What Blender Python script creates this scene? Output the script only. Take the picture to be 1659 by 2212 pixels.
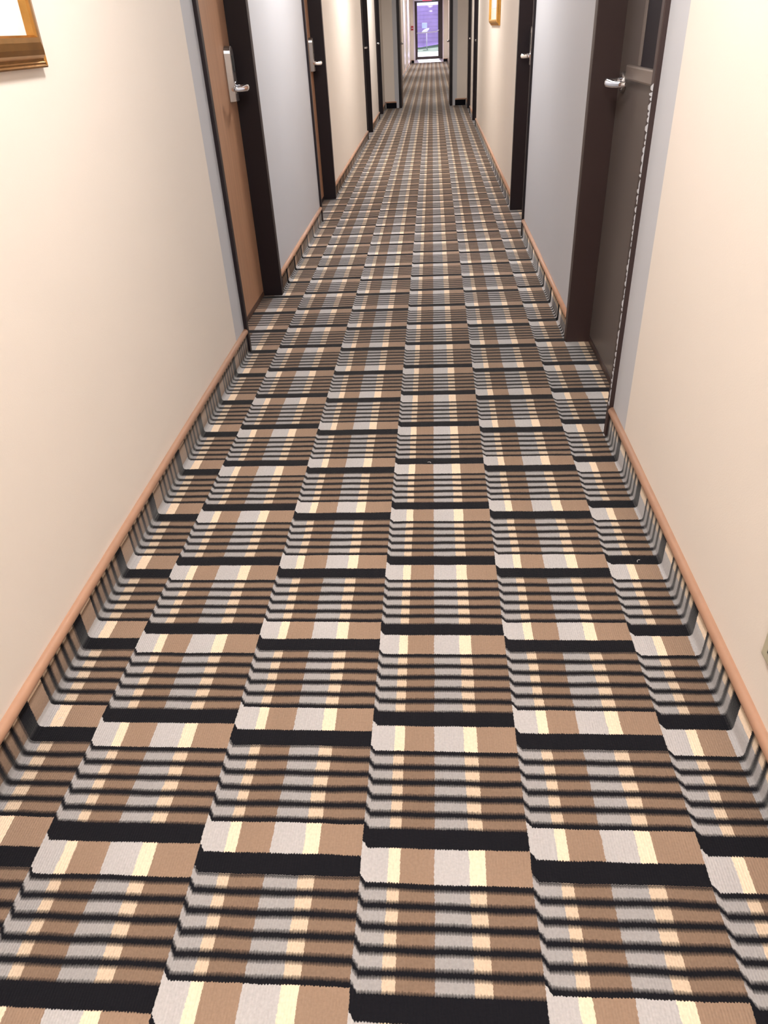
import bpy, bmesh, math, random
from mathutils import Vector, Matrix
random.seed(4)
for o in list(bpy.data.objects): bpy.data.objects.remove(o, do_unlink=True)
SC = bpy.context.scene
COL = SC.collection
S = 0.305                      # one carpet column (one foot); all layout numbers below are in feet-like units
PI = math.pi

# ---------------------------------------------------------------- camera
cam_data = bpy.data.cameras.new('camera')
cam_data.sensor_fit = 'VERTICAL'; cam_data.sensor_height = 24.0
cam_data.lens = 24.0*1562.2/2212.0
cam_data.clip_start = 0.02; cam_data.clip_end = 400
cam = bpy.data.objects.new('camera', cam_data); COL.objects.link(cam)
rx = Vector((0.99736763, 0.0554736, -0.04669571)); up = Vector((0.00788641, 0.55717477, 0.8303578)); fw = Vector((-0.0720806, 0.82854026, -0.55527059))
M = Matrix((rx, up, -fw)).transposed().to_4x4()
M.translation = Vector((0.4633, -1.6900, 4.1085))*S
cam.matrix_world = M
SC.camera = cam

# ---------------------------------------------------------------- world, sun, exposure
w = bpy.data.worlds.new('sky'); SC.world = w; w.use_nodes = True
bg = w.node_tree.nodes['Background']; bg.inputs[0].default_value = (0.80, 0.78, 1.0, 1); bg.inputs[1].default_value = 2.2
sd = bpy.data.lights.new('sun', 'SUN'); sd.energy = 9.0; sd.angle = 0.01; sd.color = (1, 0.97, 0.98)
so = bpy.data.objects.new('sun', sd); COL.objects.link(so); so.location = (0, 60, 20)
so.rotation_euler = Vector((0.05, -1.5, -1.0)).normalized().to_track_quat('-Z', 'Y').to_euler()
SC.view_settings.view_transform = 'Standard'; SC.view_settings.look = 'None'
SC.view_settings.gamma = 1; SC.view_settings.use_curve_mapping = False
SC.view_settings.exposure = 0.0

LAMPS = [(-4.0, 46), (4.0, 31), (15.0, 40), (27.0, 40), (39.0, 42), (54.0, 30), (70.0, 34), (88.0, 44), (104.0, 60)]  # first one is unseen, added behind the camera to fill the near lower walls
for ly, pw in LAMPS:
    ld = bpy.data.lights.new('ceiling_lamp', 'AREA'); ld.shape = 'DISK'; ld.size = 0.34; ld.energy = pw
    ld.color = (1.0, 0.955, 0.91)
    lo = bpy.data.objects.new('ceiling_lamp', ld); COL.objects.link(lo)
    lo.location = (0, ly*S, 7.62*S)

# ---------------------------------------------------------------- materials
def mat(name, col, rough=0.5, metal=0.0, spec=0.5, noise=0.0, nscale=8.0, bump=0.0, bscale=200.0, coat=0.0, emit=None, grain=False):
    m = bpy.data.materials.new(name); m.use_nodes = True
    nt = m.node_tree; b = nt.nodes['Principled BSDF']
    b.inputs['Base Color'].default_value = (*col, 1); b.inputs['Roughness'].default_value = rough
    b.inputs['Metallic'].default_value = metal; b.inputs['Specular IOR Level'].default_value = spec
    b.inputs['Coat Weight'].default_value = coat
    if emit: b.inputs['Emission Color'].default_value = (*emit[:3], 1); b.inputs['Emission Strength'].default_value = emit[3]
    if noise or bump or grain:
        tc = nt.nodes.new('ShaderNodeTexCoord'); mp = nt.nodes.new('ShaderNodeMapping')
        if grain: mp.inputs['Scale'].default_value = (6, 6, 0.35)
        nt.links.new(tc.outputs['Object'], mp.inputs['Vector'])
    if noise:
        n = nt.nodes.new('ShaderNodeTexNoise'); n.inputs['Scale'].default_value = nscale; n.inputs['Detail'].default_value = 5
        nt.links.new(mp.outputs[0], n.inputs['Vector'])
        r = nt.nodes.new('ShaderNodeMapRange'); r.inputs[1].default_value = .3; r.inputs[2].default_value = .7
        r.inputs[3].default_value = 1-noise; r.inputs[4].default_value = 1+noise
        nt.links.new(n.outputs['Fac'], r.inputs[0])
        v = nt.nodes.new('ShaderNodeVectorMath'); v.operation = 'SCALE'; v.inputs[0].default_value = col
        nt.links.new(r.outputs[0], v.inputs['Scale']); nt.links.new(v.outputs[0], b.inputs['Base Color'])
    if bump:
        n2 = nt.nodes.new('ShaderNodeTexNoise'); n2.inputs['Scale'].default_value = bscale; n2.inputs['Detail'].default_value = 3
        nt.links.new(tc.outputs['Object'], n2.inputs['Vector'])
        bp = nt.nodes.new('ShaderNodeBump'); bp.inputs['Strength'].default_value = bump; bp.inputs['Distance'].default_value = 0.002
        nt.links.new(n2.outputs['Fac'], bp.inputs['Height']); nt.links.new(bp.outputs[0], b.inputs['Normal'])
    return m

CREAM = mat('cream_wall_paint', (0.83, 0.755, 0.685), 0.55, noise=0.015, nscale=1.5, bump=0.12, bscale=260)
GREY = mat('grey_wall_paint', (0.56, 0.57, 0.61), 0.5, noise=0.02, nscale=1.5, bump=0.12, bscale=260)
CEIL = mat('white_ceiling_paint', (0.85, 0.83, 0.78), 0.8, bump=0.2, bscale=120)
FRAME = mat('dark_brown_frame_paint', (0.012, 0.007, 0.010), 0.45, spec=.35, bump=0.05)
FRAME2 = mat('brown_frame_paint', (0.040, 0.022, 0.021), 0.42, bump=0.05)
LEAF_TAN = mat('tan_wood_veneer', (0.42, 0.225, 0.13), 0.42, noise=0.10, nscale=9, grain=True)
LEAF_DK = mat('dark_brown_leaf', (0.09, 0.045, 0.03), 0.45, noise=0.1, nscale=9, grain=True)
LEAF_GREY = mat('grey_brown_door_paint', (0.115, 0.095, 0.088), 0.36, bump=0.05)
STEEL = mat('satin_nickel', (0.42, 0.39, 0.38), 0.34, metal=1.0)
CHROME = mat('polished_chrome', (0.85, 0.86, 0.90), 0.12, metal=1.0)
BLACKGLASS = mat('dark_glass', (0.008, 0.004, 0.010), 0.5, spec=.15)
CAP = mat('tan_base_cap', (0.48, 0.27, 0.175), 0.45, noise=0.06, nscale=20)
GOLD = mat('gold_frame', (0.62, 0.33, 0.07), 0.38, metal=0.55, noise=0.12, nscale=30)
GOLDDK = mat('antique_gold_frame', (0.46, 0.23, 0.06), 0.22, metal=0.92, noise=0.15, nscale=30)
WHITE = mat('white_enamel', (0.85, 0.85, 0.86), 0.35)
MATBD = mat('white_mat_board', (0.86, 0.87, 0.86), 0.25, coat=0.3)
PRINT = mat('pale_print', (0.72, 0.70, 0.78), 0.3, noise=0.25, nscale=9)
RED = mat('red_plastic', (0.45, 0.03, 0.05), 0.35)
REDLIT = mat('lit_red_letters', (0.6, 0.02, 0.06), 0.4, emit=(1.0, 0.06, 0.15, 2.0))
OPAL = mat('opal_diffuser', (0.9, 0.88, 0.84), 0.4, emit=(1, 0.93, 0.85, 3.0))
DOORMET = mat('bronze_metal', (0.075, 0.055, 0.05), 0.4, metal=0.3)
PURPLE = mat('lilac_siding', (0.43, 0.33, 0.58), 0.7, noise=0.18, nscale=1.2)
GRASS = mat('lawn_grass', (0.07, 0.15, 0.06), 0.9, noise=0.3, nscale=3)
PAVE = mat('pale_concrete', (0.62, 0.66, 0.72), 0.8, noise=0.12, nscale=1.0)
BLUEP = mat('pale_blue_board', (0.50, 0.62, 0.85), 0.5)
IVORY = mat('ivory_plastic', (0.50, 0.46, 0.34), 0.4)
SLOT = mat('dark_slot', (0.02, 0.02, 0.02), 0.6)
LINT = mat('white_lint', (0.8, 0.78, 0.75), 0.9)

def glass_mat():
    m = bpy.data.materials.new('clear_door_glass'); m.use_nodes = True; nt = m.node_tree
    nt.nodes.remove(nt.nodes['Principled BSDF'])
    t = nt.nodes.new('ShaderNodeBsdfTransparent'); t.inputs[0].default_value = (0.93, 0.90, 0.98, 1)
    g = nt.nodes.new('ShaderNodeBsdfGlossy'); g.inputs['Roughness'].default_value = 0.02
    f = nt.nodes.new('ShaderNodeFresnel'); f.inputs[0].default_value = 1.5
    x = nt.nodes.new('ShaderNodeMixShader')
    nt.links.new(f.outputs[0], x.inputs[0]); nt.links.new(t.outputs[0], x.inputs[1]); nt.links.new(g.outputs[0], x.inputs[2])
    nt.links.new(x.outputs[0], nt.nodes['Material Output'].inputs['Surface'])
    return m
GLASS = glass_mat()

def carpet_mat():
    """Woven pattern: columns one unit wide, alternate columns carry the mirrored band order."""
    m = bpy.data.materials.new('banded_carpet'); m.use_nodes = True; nt = m.node_tree; b = nt.nodes['Principled BSDF']
    L = nt.links
    def val(x): return x
    def mth(op, a, bb=None, c=None, clamp=False):
        n = nt.nodes.new('ShaderNodeMath'); n.operation = op; n.use_clamp = clamp
        for i, v in enumerate((a, bb, c)):
            if v is None: continue
            if isinstance(v, (int, float)): n.inputs[i].default_value = v
            else: L.new(v, n.inputs[i])
        return n.outputs[0]
    uv = nt.nodes.new('ShaderNodeUVMap'); uv.uv_map = 'UVMap'
    sp = nt.nodes.new('ShaderNodeSeparateXYZ'); L.new(uv.outputs[0], sp.inputs[0])
    U0, V0 = sp.outputs[0], sp.outputs[1]
    # tufting wobble: fine loops make the band edges slightly ragged
    nz = nt.nodes.new('ShaderNodeTexNoise'); nz.noise_dimensions = '2D'; nz.inputs['Scale'].default_value = 60; nz.inputs['Detail'].default_value = 1
    L.new(uv.outputs[0], nz.inputs['Vector'])
    nz2 = nt.nodes.new('ShaderNodeTexNoise'); nz2.noise_dimensions = '2D'; nz2.inputs['Scale'].default_value = 3.0; nz2.inputs['Detail'].default_value = 2
    L.new(uv.outputs[0], nz2.inputs['Vector'])
    loop = mth('SINE', mth('MULTIPLY', U0, 2*PI*62))
    V = mth('ADD', V0, mth('ADD', mth('MULTIPLY', loop, 0.0022), mth('ADD', mth('MULTIPLY', mth('SUBTRACT', nz.outputs[0], .5), 0.010), mth('MULTIPLY', mth('SUBTRACT', nz2.outputs[0], .5), 0.016))))
    U = mth('ADD', U0, mth('ADD', mth('MULTIPLY', mth('SUBTRACT', nz.outputs[0], .5), 0.010), mth('MULTIPLY', mth('SUBTRACT', nz2.outputs[0], .5), 0.016)))
    col = mth('FLOOR', U); fu = mth('SUBTRACT', U, col)
    par = mth('FLOORED_MODULO', col, 2.0)
    v = mth('DIVIDE', V, 0.92195)
    # jog at the column seam
    jog = mth('MULTIPLY', mth('SUBTRACT', 1.0, mth('DIVIDE', fu, 0.035), clamp=True), 0.055)
    s = mth('FRACT', mth('ADD', mth('MULTIPLY', v, -1.0), mth('ADD', mth('MULTIPLY', par, 0.03), jog)))
    def band(x, a, bb, e=0.006):       # soft 1 inside [a,b]
        up_ = mth('DIVIDE', mth('SUBTRACT', x, a-e/2), e, clamp=True)
        dn = mth('DIVIDE', mth('SUBTRACT', bb+e/2, x), e, clamp=True)
        return mth('MULTIPLY', up_, dn)
    blkA = band(s, -0.1, 0.138); blkB = band(s, 0.22, 0.367)
    # thin ribs: 5 pairs from .368 to 1
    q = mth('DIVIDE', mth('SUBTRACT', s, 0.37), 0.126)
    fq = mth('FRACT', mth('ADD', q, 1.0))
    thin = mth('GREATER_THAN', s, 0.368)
    def rib(c, h, e):                  # soft dark groove centred on c of every rib pair, edges painted as rib shade
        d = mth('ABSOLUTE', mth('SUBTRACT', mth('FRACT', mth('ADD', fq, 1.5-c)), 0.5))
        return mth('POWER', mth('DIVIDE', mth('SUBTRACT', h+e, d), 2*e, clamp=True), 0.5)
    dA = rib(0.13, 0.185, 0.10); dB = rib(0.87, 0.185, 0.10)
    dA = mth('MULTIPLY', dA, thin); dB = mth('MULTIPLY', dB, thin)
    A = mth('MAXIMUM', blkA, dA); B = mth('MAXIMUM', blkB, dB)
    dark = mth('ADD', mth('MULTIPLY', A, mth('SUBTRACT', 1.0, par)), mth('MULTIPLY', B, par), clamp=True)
    # colour across the column
    cr = nt.nodes.new('ShaderNodeValToRGB'); cr.color_ramp.interpolation = 'CONSTANT'
    els = [(0.0, GR), (0.157, CR), (0.228, BR), (0.437, GR), (0.637, CR), (0.731, BR)]
    e = cr.color_ramp.elements
    e[0].position = 0; e[0].color = (*els[0][1], 1); e[1].position = els[1][0]; e[1].color = (*els[1][1], 1)
    for p, c in els[2:]:
        k = e.new(p); k.color = (*c, 1)
    L.new(fu, cr.inputs[0])
    # ribs are a touch darker than the flat bands (rib shading put into the colour)
    wear = nt.nodes.new('ShaderNodeTexNoise'); wear.noise_dimensions = '2D'; wear.inputs['Scale'].default_value = 1.2; wear.inputs['Detail'].default_value = 4
    L.new(uv.outputs[0], wear.inputs['Vector'])
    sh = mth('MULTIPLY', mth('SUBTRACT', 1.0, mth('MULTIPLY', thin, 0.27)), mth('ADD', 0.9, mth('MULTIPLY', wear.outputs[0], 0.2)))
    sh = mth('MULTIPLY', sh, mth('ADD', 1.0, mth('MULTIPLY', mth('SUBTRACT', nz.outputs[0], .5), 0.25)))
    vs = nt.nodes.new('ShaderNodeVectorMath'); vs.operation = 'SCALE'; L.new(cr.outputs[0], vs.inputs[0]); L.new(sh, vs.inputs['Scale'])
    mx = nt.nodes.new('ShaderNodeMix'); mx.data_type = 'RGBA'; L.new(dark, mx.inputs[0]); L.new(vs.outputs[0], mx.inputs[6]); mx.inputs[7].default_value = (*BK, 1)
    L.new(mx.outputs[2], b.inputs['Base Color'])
    b.inputs['Roughness'].default_value = 0.95; b.inputs['Specular IOR Level'].default_value = 0.15
    b.inputs['Sheen Weight'].default_value = 0.16; b.inputs['Sheen Roughness'].default_value = 0.4
    hgt = mth('ADD', mth('MULTIPLY', loop, 0.35), mth('ADD', mth('MULTIPLY', nz.outputs[0], 0.8), mth('MULTIPLY', mth('SUBTRACT', 1.0, dark), 0.7)))
    bp = nt.nodes.new('ShaderNodeBump'); bp.inputs['Strength'].default_value = 0.35; bp.inputs['Distance'].default_value = 0.003
    L.new(hgt, bp.inputs['Height']); L.new(bp.outputs[0], b.inputs['Normal'])
    return m
GR = (0.45, 0.43, 0.43); CR = (0.80, 0.63, 0.47); BR = (0.29, 0.197, 0.14); BK = (0.006, 0.006, 0.009)
CARPET = carpet_mat()

# ---------------------------------------------------------------- mesh helpers (coordinates in layout units)
def B(): return bmesh.new()
def box(bm, x0, x1, y0, y1, z0, z1, mi=0, bev=0.0):
    vs = [bm.verts.new((x*S, y*S, z*S)) for z in (z0, z1) for y in (y0, y1) for x in (x0, x1)]
    fs = []
    for idx in ((0, 2, 3, 1), (4, 5, 7, 6), (0, 1, 5, 4), (2, 6, 7, 3), (0, 4, 6, 2), (1, 3, 7, 5)):
        f = bm.faces.new([vs[i] for i in idx]); f.material_index = mi; fs.append(f)
    if bev:
        es = list({e for f in fs for e in f.edges})
        r = bmesh.ops.bevel(bm, geom=es, offset=bev*S, segments=2, affect='EDGES', profile=0.6)
        for f in r['faces']: f.material_index = mi
def tube(bm, pts, rad, n=10, mi=0, caps=True, flat=1.0):
    """swept round bar through pts; rad may be a list"""
    P = [Vector(p)*S for p in pts]; R = rad if isinstance(rad, (list, tuple)) else [rad]*len(P)
    rings = []
    for i, p in enumerate(P):
        d = (P[min(i+1, len(P)-1)]-P[max(i-1, 0)]).normalized()
        a = Vector((0, 0, 1)) if abs(d.z) < .9 else Vector((1, 0, 0))
        u = d.cross(a).normalized(); v = u.cross(d).normalized()
        rings.append([bm.verts.new(p+(u*math.cos(t)*flat+v*math.sin(t))*R[i]*S) for t in [2*PI*k/n for k in range(n)]])
    for a, b_ in zip(rings, rings[1:]):
        for k in range(n):
            f = bm.faces.new((a[k], a[(k+1) % n], b_[(k+1) % n], b_[k])); f.smooth = True; f.material_index = mi
    if caps:
        bm.faces.new(rings[0][::-1]); bm.faces.new(rings[-1])
def finish(name, bm, m, parent=None, uv=None, smooth=False, bevel=0.0):
    bmesh.ops.recalc_face_normals(bm, faces=bm.faces)
    me = bpy.data.meshes.new(name); bm.to_mesh(me); bm.free()
    for x in (m if isinstance(m, (list, tuple)) else [m]): me.materials.append(x)
    if smooth:
        for p in me.polygons: p.use_smooth = True
    if uv:
        l = me.uv_layers.new(name='UVMap')
        for p in me.polygons:
            for li in p.loop_indices:
                c = me.vertices[me.loops[li].vertex_index].co/S
                l.data[li].uv = uv(c)
    o = bpy.data.objects.new(name, me); COL.objects.link(o)
    if bevel:
        md = o.modifiers.new('bevel', 'BEVEL'); md.width = bevel*S; md.segments = 2; md.limit_method = 'ANGLE'
    if parent:
        o.parent = parent; o.matrix_parent_inverse = parent.matrix_world.inverted()
    return o
def empty(name, loc):
    o = bpy.data.objects.new(name, None); COL.objects.link(o); o.empty_display_size = .1
    o.location = Vector(loc)*S; o.matrix_world = Matrix.Translation(Vector(loc)*S)
    return o
def tag(o, label, cat, kind=None, group=None):
    o['label'] = label; o['category'] = cat
    if kind: o['kind'] = kind
    if group: o['group'] = group
    return o

# ---------------------------------------------------------------- the setting
XL, XR = -2.46, 2.50
Y0, YE = -10.0, 114.0
CZ = 8.0
YF = 49.0                      # cross wall with the open fire doors
# doors: (number, side, y0, y1)
DOORS = [(1, 'L', 8.96, 12.0), (2, 'R', 6.0, 9.22), (3, 'L', 18.0, 21.2), (4, 'R', 15.75, 18.75), (5, 'L', 34.3, 37.3),
         (6, 'R', 37.4, 40.4), (7, 'L', 42.8, 45.9), (8, 'R', 43.9, 46.9)]
HZ = 7.0
GREYS = {'L': [(8.44, 8.96), (12.0, 18.0)], 'R': [(5.42, 6.0), (9.22, 15.75)]}

bm = B(); box(bm, -3.2, 3.2, Y0, YE, -0.3, 0)
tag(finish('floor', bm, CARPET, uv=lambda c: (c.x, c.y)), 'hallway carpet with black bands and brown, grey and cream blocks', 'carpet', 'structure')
bm = B(); box(bm, -3.4, 3.4, Y0-.4, YE+.6, CZ, CZ+.3)
tag(finish('ceiling', bm, CEIL), 'white hallway ceiling', 'ceiling', 'structure')

def side_wall(side):
    X = XL if side == 'L' else XR; T = -1 if side == 'L' else 1
    xa, xb = sorted((X, X+T*0.9))
    cuts = {Y0, YE}
    ops = [(a, b) for _, s_, a, b in DOORS if s_ == side]
    for a, b in ops+GREYS[side]: cuts |= {a, b}
    ys = sorted(cuts); bm = B()
    for a, b in zip(ys, ys[1:]):
        mi = 1 if any(g[0]-1e-4 <= a and b <= g[1]+1e-4 for g in GREYS[side]) else 0
        if any(abs(a-o[0]) < 1e-4 for o in ops): box(bm, xa, xb, a, b, HZ+.1, CZ, 0)
        else: box(bm, xa, xb, a, b, 0, CZ, mi)
    return finish('wall_left' if side == 'L' else 'wall_right', bm, [CREAM, GREY])
wl = tag(side_wall('L'), 'cream left hallway wall with grey painted panel between doors', 'wall', 'structure')
wr = tag(side_wall('R'), 'cream right hallway wall with grey painted panel between doors', 'wall', 'structure')

bm = B(); box(bm, -3.4, 3.4, Y0-.4, Y0, 0, CZ)
tag(finish('wall_back', bm, CREAM), 'cream wall closing the hallway behind the camera', 'wall', 'structure')
# cross wall with opening
OA, OB = -1.60, 1.64
bm = B()
box(bm, XL, OA-.26, YF, YF+.45, 0, CZ, 0); box(bm, OA-.26, OA, YF, YF+.45, 0, CZ, 1)
box(bm, OB+.27, XR, YF, YF+.45, 0, CZ, 0); box(bm, OB, OB+.27, YF, YF+.45, 0, CZ, 1)
box(bm, OA, OB, YF, YF+.45, HZ+.1, CZ, 0)
tag(finish('wall_middle', bm, [CREAM, GREY]), 'narrow cream wall ends flanking the open passage far down the hallway', 'wall', 'structure')
# end wall around the glass exit door
EA, EB = -2.05, 1.92
YD = 124.0                     # the exit door sits at the back of a deep recess
bm = B()
box(bm, -3.4, EA, YE, YD+.5, -.3, CZ, 0); box(bm, EB, 3.4, YE, YD+.5, -.3, CZ, 0); box(bm, EA, EB, YE, YD+.5, 7.1, CZ, 0)
tag(finish('wall_end', bm, CREAM), 'cream end wall around the bright glass exit door', 'wall', 'structure')

# carpet-covered base with a tan cap
def runs(side):
    ops = sorted((a, b) for _, s_, a, b in DOORS if s_ == side)
    out = []; y = Y0
    for a, b in ops: out.append((y, a)); y = b
    out += [(y, YF), (YF+.45, YE)]
    return out
PROF = [(0.050, 0.002), (0.039, 0.005), (0.031, 0.012), (0.026, 0.024), (0.024, 0.045), (0.022, 0.30)]
def base(side):
    X = XL if side == 'L' else XR; T = 1 if side == 'L' else -1
    arcs = [0]
    for p, q in zip(PROF, PROF[1:]): arcs.append(arcs[-1]+math.hypot(q[0]-p[0], q[1]-p[1]))
    bm = B(); uvl = bm.loops.layers.uv.new('UVMap'); cap = B()
    for a, b in runs(side):
        cols = []
        pr = PROF+[(0, .30), (0, 0)]
        ar = arcs+[arcs[-1]+.02, arcs[-1]+.3]
        for (d, z), l in zip(pr, ar):
            u = X+T*PROF[0][0]-T*(l+(1.6*min(l, .06) if side == 'L' else .3*min(l, .06)))
            cols.append([(bm.verts.new(((X+T*d)*S, y*S, z*S)), (u, y)) for y in (a, b)])
        n = len(cols)
        for k in range(n):
            A_, B_ = cols[k], cols[(k+1) % n]
            if k == n-1: continue
            vv = [A_[0], A_[1], B_[1], B_[0]]
            f = bm.faces.new([v[0] for v in vv])
            f.smooth = k < 5
            for lp, v in zip(f.loops, vv): lp[uvl].uv = v[1]
        for e_ in (0, 1): 
            f = bm.faces.new([c[e_][0] for c in cols])
            for lp, c in zip(f.loops, cols): lp[uvl].uv = c[e_][1]
        # rounded cap
        ring = [(0.0, 0.375), (0.016, 0.377), (0.040, 0.366), (0.054, 0.345), (0.054, 0.318), (0.042, 0.298), (0.0, 0.298)]
        vs = [[cap.verts.new(((X+T*d)*S, y*S, z*S)) for y in (a, b)] for d, z in ring]
        for p, q in zip(vs, vs[1:]):
            f = cap.faces.new((p[0], p[1], q[1], q[0])); f.smooth = True
        cap.faces.new([v[0] for v in vs]); cap.faces.new([v[1] for v in vs])
    nm = 'left' if side == 'L' else 'right'
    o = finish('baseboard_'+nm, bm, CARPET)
    tag(o, 'carpet covered baseboard along the %s wall' % nm, 'baseboard', 'structure')
    c = finish('cap', cap, CAP, o); c['label'] = 'tan rounded cap strip'
    return o
base('L'); base('R')

def cross_base(num, x0, x1, y):
    bm = B(); box(bm, x0, x1, y-.03, y, 0, .30)
    o = finish('baseboard_'+num, bm, CARPET, uv=lambda c: (-1.5+c.x*.02, 0.92195*(49-.07)))  # UV pinned to the black band; on the middle wall ends this paints their shade
    tag(o, dict(middle_left='carpet covered base on the far wall end left of the passage', middle_right='carpet covered base on the far wall end right of the passage',
                end_left='dark base left of the glass exit door', end_right='dark base right of the glass exit door')[num], 'baseboard', 'structure')
    bm = B(); box(bm, x0, x1, y-.055, y, .298, .375, bev=.02); c = finish('cap', bm, CAP, o)
cross_base('middle_left', XL+.06, OA-.16, YF); cross_base('middle_right', OB+.16, XR-.06, YF)
cross_base('end_left', XL+.06, EA, YE); cross_base('end_right', EB, XR-.06, YE)

# jagged wall paint brushed over the edge of the nearest right frame and flecks on the left one
bm = B()
z = 0.4; rn = random.Random(8)
while z < 3.55:
    h = rn.uniform(.03, .09); wd = rn.uniform(.015, .06)*(1.6 if z > 2.9 else 1)
    x0 = XR-.052; vs = [(x0-.003, 6.001-.004, z), (x0-.003, 6.0+wd*.9, z+h*.15), (x0-.003, 6.0+wd, z+h*.55), (x0-.003, 5.996, z+h)]
    vv = [bm.verts.new((a*S, b*S, c*S)) for a, b, c in vs]; vb = [bm.verts.new(((a+.004)*S, b*S, c*S)) for a, b, c in vs]
    bm.faces.new(vv); bm.faces.new(vb[::-1])
    for k in range(4): bm.faces.new((vv[k], vb[k], vb[(k+1) % 4], vv[(k+1) % 4]))
    z += h*rn.uniform(.9, 1.3)
finish('paint_edge', bm, GREY, wr)['label'] = 'ragged grey brushed paint over the door frame edge'

# ---------------------------------------------------------------- room doors
def lever(bm, T, xs, yc, z, style=0):
    # spindle out from the leaf then the grip back towards the hinge side
    tube(bm, [(xs, yc, z), (xs+T*.03, yc, z)], 0.095, 18)
    tube(bm, [(xs+T*.02, yc, z), (xs+T*.12, yc, z), (xs+T*.20, yc, z)], [.050, .047, .054], 14)
    tube(bm, [(xs+T*.175, yc+.045, z+.004), (xs+T*.188, yc, z), (xs+T*.185, yc-.06, z-.004), (xs+T*.15, yc-.2, z-.010), (xs+T*.10, yc-.34, z-.006), (xs+T*.065, yc-.46, z+.004)],
         [.040, .056, .054, .040, .036, .022], 14, flat=.8)
def plate(bm, T, xs, ya, yb, z0, z1, th=.09, flare=False):
    n = 8; out = []
    yc = (ya+yb)/2; hw = (yb-ya)/2
    top = [(yc+hw*math.cos(t), z1-.10+.10*math.sin(t)) for t in [PI*k/n for k in range(n+1)]]
    k = .62 if flare else 1
    top = [(yc+(y-yc)*k, z_) for y, z_ in top]
    out = [(yb, z0)]+top+[(ya, z0)]
    f0 = [bm.verts.new(((xs)*S, y*S, z_*S)) for y, z_ in out]
    f1 = [bm.verts.new(((xs+T*th)*S, (yc+(y-yc)*.80)*S, (z_*.985+.015*(z0+z1)/2)*S)) for y, z_ in out]
    bm.faces.new(f0[::-1]); bm.faces.new(f1)
    m = len(out)
    for i in range(m): bm.faces.new((f0[i], f0[(i+1) % m], f1[(i+1) % m], f1[i]))
DL = {1: 'tan wooden door on the left nearest the camera in dark frame', 2: 'grey brown door on the right nearest the camera with dark glass panel',
      3: 'second door on the left past the grey wall panel in black frame', 4: 'second door on the right with chrome lever beyond the grey wall panel',
      5: 'third door on the left beyond the long cream wall', 6: 'third door on the right past the small gold picture',
      7: 'last door on the left before the narrowed passage', 8: 'last door on the right before the narrowed passage'}
def room_door(num, side, y0, y1):
    X = XL if side == 'L' else XR; T = 1 if side == 'L' else -1
    d = empty('door_%d' % num, (X, (y0+y1)/2, 0)); tag(d, DL[num], 'door', 'structure')
    fm = FRAME2 if num == 2 else FRAME
    pr = .05; fwid = .16; dep = .46
    xa, xb = sorted((X-T*dep, X+T*pr))
    bm = B(); box(bm, xa, xb, y0, y0+.10, 0, HZ+.1, bev=.008); box(bm, xa, xb, y1-fwid, y1, 0, HZ+.1, bev=.008); box(bm, xa, xb, y0+.10, y1-fwid, HZ-.06, HZ+.1, bev=.008)
    finish('frame', bm, fm, d)
    xs = X-T*.30; lxa, lxb = sorted((xs, xs-T*.15))
    bm = B(); a, b = y0+.10, y1-fwid
    box(bm, lxa, lxb, a+.004, b-.004, .015, HZ-.065)
    lm = {1: LEAF_TAN, 2: LEAF_GREY, 3: LEAF_TAN, 4: LEAF_TAN}.get(num, LEAF_DK)
    leaf = finish('leaf', bm, lm, d, bevel=.006)
    # drop seal
    bm = B(); ga, gb = sorted((xs+T*.012, xs-T*.02)); box(bm, ga, gb, a+.03, b-.03, .018, .10); finish('bottom_sweep', bm, LEAF_DK if num == 1 else fm, d)
    if num == 2:
        # vision panel: dark glass in a raised grey stop with a sloping sill
        ya, yb, z0, z1 = 7.16, 8.0, 3.62, 6.3
        bm = B(); ga, gb = sorted((xs+T*.004, xs-T*.01)); box(bm, ga, gb, ya, yb, z0, z1); gl = finish('glass_panel', bm, BLACKGLASS, d); gl['label'] = 'dark glass vision panel'
        bm = B(); ga, gb = sorted((xs+T*.012, xs))
        box(bm, ga, gb, ya-.13, ya, z0, z1+.1, bev=.01); box(bm, ga, gb, yb, yb+.12, z0, z1+.1, bev=.01); box(bm, ga, gb, ya, yb, z1, z1+.1, bev=.01)
        ga, gb = sorted((xs+T*.055, xs)); box(bm, ga, gb, ya-.3, yb+.5, z0-.15, z0, bev=.02)
        finish('glazing_stop', bm, mat('grey_glazing_stop', (.24, .20, .18), .3, metal=.4), d)
    yc = b-.34; zc = 3.43
    bm = B()
    if num == 2: tube(bm, [(xs, yc, zc), (xs+T*.04, yc, zc)], .11, 20)
    elif num == 5: plate(bm, T, xs, yc-.16, yc+.16, zc-.52, zc+.10, .10, True)
    else: plate(bm, T, xs, yc-.13, yc+.13, zc-.19, zc+.57, .10)
    lk = finish('lock_plate', bm, STEEL, d, bevel=.006); lk['label'] = 'satin metal lock plate'
    xo = xs+T*(.04 if num == 2 else .10)
    if num != 2 and num != 5:
        bm = B(); ga, gb = sorted((xo+T*.012, xo-T*.03)); box(bm, ga, gb, yc-.05, yc+.05, zc+.22, zc+.44, bev=.008); finish('card_reader', bm, SLOT, lk)
    bm = B(); lever(bm, T, xo-T*.02, yc, zc); lv = finish('lever', bm, CHROME, lk); lv['label'] = 'polished chrome lever'
    # hinges
    for hz in (.9, 3.5, 6.1):
        bm = B(); tube(bm, [(xs+T*.02, a+.01, hz), (xs+T*.02, a+.01, hz+.33)], .022, 10); finish('hinge', bm, STEEL, d)
for a in DOORS: room_door(*a)

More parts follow.
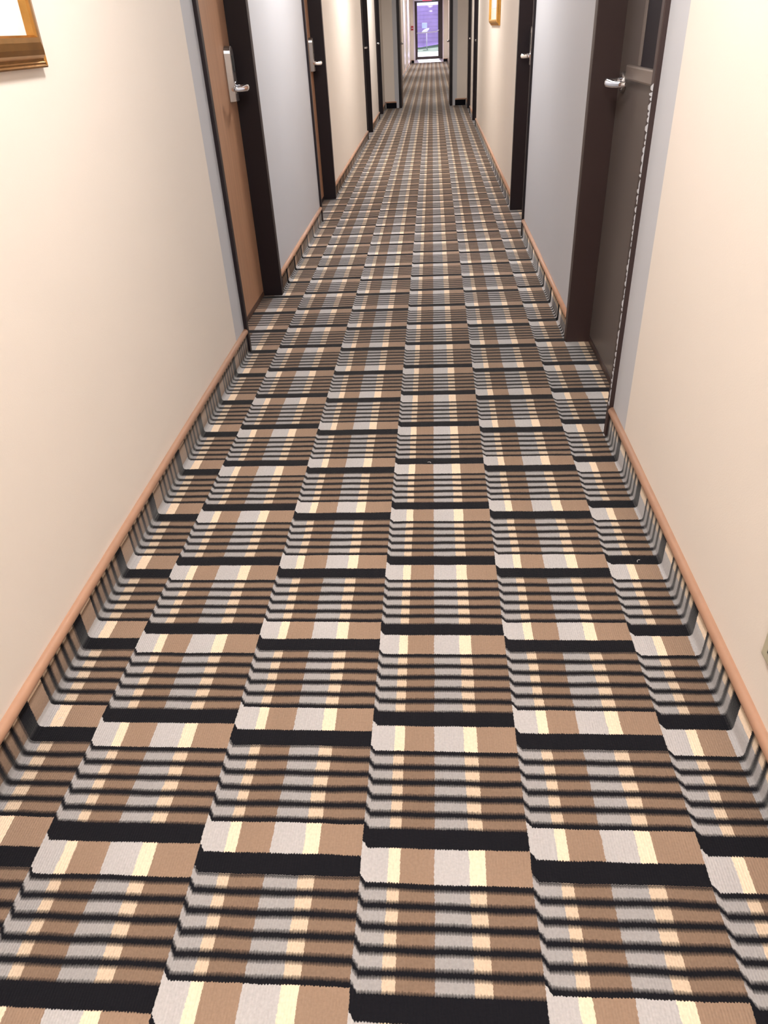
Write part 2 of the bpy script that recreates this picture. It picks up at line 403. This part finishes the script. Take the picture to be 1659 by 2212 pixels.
# fire doors held open in the passage
fd = empty('door_9', ((OA+OB)/2, YF, 0)); tag(fd, 'dark framed passage with its two brown doors held open', 'door', 'structure')
bm = B()
box(bm, OA, OA+.16, YF-.05, YF+.5, 0, HZ+.1, bev=.01); box(bm, OB-.16, OB, YF-.05, YF+.5, 0, HZ+.1, bev=.01); box(bm, OA+.16, OB-.16, YF-.05, YF+.5, HZ-.06, HZ+.1, bev=.01)
finish('frame', bm, FRAME, fd)
for T, xx in ((1, OA+.02), (-1, OB-.02)):
    bm = B(); a, b = sorted((xx+T*.02, xx+T*.16)); box(bm, a, b, YF+.52, YF+2.0, .03, HZ-.1); lf = finish('leaf', bm, LEAF_DK, fd, bevel=.008)
    bm = B(); x_ = xx+T*.16
    tube(bm, [(x_, YF+.7, 3.3), (x_+T*.09, YF+.75, 3.3), (x_+T*.09, YF+1.7, 3.3), (x_, YF+1.75, 3.3)], .045, 10); finish('push_bar', bm, STEEL, lf)

# pale side doors caught by daylight near the exit
for num, a, b in ((10, 84.5, 92.0), (11, 97.0, 106.0)):
    d = empty('door_%d' % num, (XL, (a+b)/2, 0)); tag(d, ('pale side door on the far left wall, nearer of the two by the exit', 'pale side door on the far left wall, right beside the exit')[num-10], 'door', 'structure')
    bm = B(); box(bm, XL, XL+.05, a, a+.2, 0, 7.1); box(bm, XL, XL+.05, b-.2, b, 0, 7.1); box(bm, XL, XL+.05, a+.2, b-.2, 6.9, 7.1); finish('frame', bm, mat('pale_trim', (.75, .70, .72), .3), d)
    bm = B(); box(bm, XL, XL+.025, a+.2, b-.2, .02, 6.9); finish('leaf', bm, mat('pale_leaf', (.80, .76, .80), .25), d)

# glass exit door
ex = empty('door_12', ((EA+EB)/2, YD, 0)); tag(ex, 'bright glass exit door in bronze frame at the far end', 'door', 'structure')
bm = B(); box(bm, EA, EA+.22, YD-.05, YD+.4, 0, 7.1, bev=.01); box(bm, EB-.40, EB, YD-.05, YD+.4, 0, 7.1, bev=.01); box(bm, EA+.22, EB-.40, YD-.05, YD+.4, 6.98, 7.1, bev=.01)
finish('frame', bm, DOORMET, ex)
a, b = EA+.22, EB-.40; yd = YD+.05
bm = B(); box(bm, a, a+.12, yd, yd+.15, .04, 6.97); box(bm, b-.24, b, yd, yd+.15, .04, 6.97); box(bm, a+.12, b-.24, yd, yd+.15, 6.90, 6.97); box(bm, a+.12, b-.24, yd, yd+.15, .04, .40)
finish('stile_frame', bm, DOORMET, ex, bevel=.01)
bm = B(); box(bm, a+.12, b-.24, yd+.06, yd+.09, .40, 6.90); finish('glass_pane', bm, GLASS, ex)
bm = B(); tube(bm, [(a+.05, yd, 3.30), (a+.05, yd-.14, 3.30), (b-.5, yd-.14, 3.36), (b-.12, yd-.14, 3.55), (b-.12, yd, 3.55)], .055, 10); pb = finish('push_bar', bm, WHITE, ex); pb['label'] = 'white push bar across the glass'
bm = B(); box(bm, EA, EB, YE-.3, YD+.5, -.2, .02)
tag(finish('trim_1', bm, mat('pale_threshold', (.85, .84, .90), .3)), 'white sunlit floor slab in front of the glass exit door', 'threshold', 'structure')

# ---------------------------------------------------------------- things on the walls
def picture(name, label, side, y0, y1, z0, z1, wd, crest, m1, inner):
    X = XL if side == 'L' else XR; T = 1 if side == 'L' else -1
    root = empty(name, (X, (y0+y1)/2, z0)); tag(root, label, 'picture')
    # profile: (inset from the outer edge, height off the wall)
    prof = [(0, 0.0), (0, .045), (wd*.05, .052), (wd*.10, .045), (wd*.16, .050), (wd*.20, .045), (wd*.26, crest*.45), (wd*.40, crest*.74), (wd*.56, crest*.90), (wd*.78, crest), (wd*.93, crest), (wd, crest*.86), (wd, crest*.35)]
    bm = B(); loops = []
    for ins, h in prof:
        loops.append([bm.verts.new(((X+T*h)*S, y*S, z*S)) for y, z in ((y0+ins, z0+ins), (y1-ins, z0+ins), (y1-ins, z1-ins), (y0+ins, z1-ins))])
    for p, q in zip(loops, loops[1:]):
        for k in range(4): bm.faces.new((p[k], p[(k+1) % 4], q[(k+1) % 4], q[k]))
    finish('frame', bm, m1, root)
    xa, xb = sorted((X+T*.005, X+T*crest*.36))
    bm = B(); box(bm, xa, xb, y0+wd*.95, y1-wd*.95, z0+wd*.95, z1-wd*.95); mt = finish('mat_board', bm, MATBD, root); mt['label'] = 'white mat board'
    xa, xb = sorted((X+T*crest*.36, X+T*crest*.40))
    bm = B(); box(bm, xa, xb, y0+wd+inner, y1-wd-inner, z0+wd+inner, z1-wd-inner); finish('print', bm, PRINT, root)
picture('framed_picture', 'large gold framed picture on the near left wall, white mat showing', 'L', 1.5, 4.53, 3.985, 6.2, .20, .11, GOLDDK, .55)
picture('framed_picture', 'small gold framed picture on the right cream wall down the hallway', 'R', 24.7, 28.4, 4.02, 6.0, .16, .12, GOLD, .3)

# fire alarm call point by the exit
pull = empty('fire_alarm_pull', (-2.2, YE, 3.75)); tag(pull, 'small red fire alarm pull box left of the glass exit door', 'fire alarm')
bm = B(); box(bm, -2.38, -2.06, YE-.12, YE, 3.72, 4.2, bev=.02); finish('box', bm, RED, pull)
bm = B(); box(bm, -2.32, -2.12, YE-.16, YE-.12, 3.9, 3.98, bev=.01); finish('handle', bm, WHITE, pull)
# exit sign
sg = empty('exit_sign', (-.2, YE, 6.8)); tag(sg, 'red lit exit sign over the glass door at the far end', 'sign')
bm = B(); box(bm, -.82, .42, YE-.32, YE-.10, 6.82, 7.6, bev=.02); finish('housing', bm, mat('sign_housing', (.75, .12, .2), .4, emit=(1, .12, .25, .5)), sg)
cu = bpy.data.curves.new('letters', 'FONT'); cu.body = 'EXIT'; cu.size = .62*S; cu.align_x = 'CENTER'; cu.extrude = .006*S
tmp = bpy.data.objects.new('tmp', cu); COL.objects.link(tmp); bpy.context.view_layer.update()
me = bpy.data.meshes.new_from_object(tmp.evaluated_get(bpy.context.evaluated_depsgraph_get())); bpy.data.objects.remove(tmp)
me.transform(Matrix.Rotation(PI/2, 4, 'X')); me.materials.clear(); me.materials.append(REDLIT)
lt = bpy.data.objects.new('letters', me); COL.objects.link(lt); lt.parent = sg
lt.matrix_world = Matrix.Translation(Vector((-.2, YE-.33, 6.98))*S); lt['label'] = 'red letters EXIT'
# wall outlet at the very right edge
ol = empty('wall_outlet', (XR, 1.56, .77)); tag(ol, 'ivory wall outlet low on the near right wall at the frame edge', 'outlet')
bm = B(); box(bm, XR-.03, XR, 1.44, 1.685, .77, 1.15, bev=.012); finish('cover_plate', bm, IVORY, ol)
for zc in (.88, 1.05):
    bm = B(); box(bm, XR-.038, XR-.028, 1.53, 1.545, zc-.03, zc+.03); box(bm, XR-.038, XR-.028, 1.59, 1.605, zc-.03, zc+.03); finish('socket', bm, SLOT, ol)

# lint on the carpet
for (x, y, r, lab) in ((-2.30, 1.72, .018, 'white lint thread on black carpet band by the near left baseboard'), (.387, 5.41, .022, 'white lint thread on the middle black carpet band'),
                       (2.29, 3.59, .022, 'white lint thread on black carpet band by the near right baseboard')):
    bm = B(); a0 = random.uniform(0, 3)
    tube(bm, [(x+r*math.cos(a0+t), y+r*1.4*math.sin(a0+t), .008) for t in [k*.35 for k in range(7)]], .0022, 5)
    tag(finish('lint_thread', bm, LINT), lab, 'lint', group='lint threads on the carpet')

# ceiling lights above the frame
for k, (ly, pw) in enumerate(LAMPS):
    r = empty('ceiling_light', (0, ly, CZ)); tag(r, 'round opal ceiling light, ' + ('unseen fill added behind the camera', 'over the near framed picture', 'over the grey wall panels', 'over the small gold picture', 'beside the third doors', 'just past the open passage', 'in the far hallway past the passage', 'before the pale side doors', 'nearest the glass exit door')[k], 'ceiling light', group='hallway ceiling lights')
    bm = B(); tube(bm, [(0, ly, CZ), (0, ly, CZ-.12)], .62, 28); finish('base', bm, WHITE, r)
    bm = B(); tube(bm, [(0, ly, CZ-.12), (0, ly, CZ-.22), (0, ly, CZ-.30), (0, ly, CZ-.34)], [.56, .52, .38, .12], 28); finish('diffuser', bm, OPAL, r, smooth=True)

# ---------------------------------------------------------------- outside the exit
bm = B(); box(bm, -60, 60, YD+.5, 164, -.4, -.05)
tag(finish('ground', bm, PAVE), 'pale paving outside the glass exit door', 'paving', 'structure')
bm = B(); N = 30
g = [[bm.verts.new((x*S, y*S, (-.05 if j == 0 else -.05+.10*j+.10*max(0, min(6, x+2))*j/4.0+.04*math.sin(x*3+j))*S)) for j, y in enumerate((164, 169, 174, 180, 185.6))] for x in [-30+60*i/N for i in range(N+1)]]
for i in range(N):
    for j in range(4): f = bm.faces.new((g[i][j], g[i+1][j], g[i+1][j+1], g[i][j+1])); f.smooth = True
tag(finish('lawn', bm, GRASS), 'strip of green grass outside beyond the glass exit door', 'grass', 'stuff')
bm = B()
for k in range(24): box(bm, -40, 40, 186-(k % 2)*.04, 187, -.4+k*.34, -.4+(k+1)*.34)
tag(finish('wall_outside', bm, PURPLE), 'lilac building wall seen through the glass exit door', 'wall', 'structure')
po = empty('sign_post', (-.72, 175, .34)); tag(po, 'thin white post with pale blue board outside the glass door', 'sign post')
bm = B(); tube(bm, [(-.72, 175, .34), (-.72, 175, 4.5)], .09, 10); finish('post', bm, WHITE, po)
bm = B(); box(bm, -1.65, -.62, 174.8, 174.9, 3.75, 4.65, bev=.02); finish('board', bm, BLUEP, po)
bm = B(); tube(bm, [(-1.68, 174.6, 3.05), (-1.35, 174.6, 3.15), (-.95, 174.6, 3.3), (-.5, 174.6, 3.5), (-.18, 174.6, 3.68)], [.12, .30, .34, .24, .08], 14, flat=.35); finish('lower_panel', bm, WHITE, po, smooth=True)
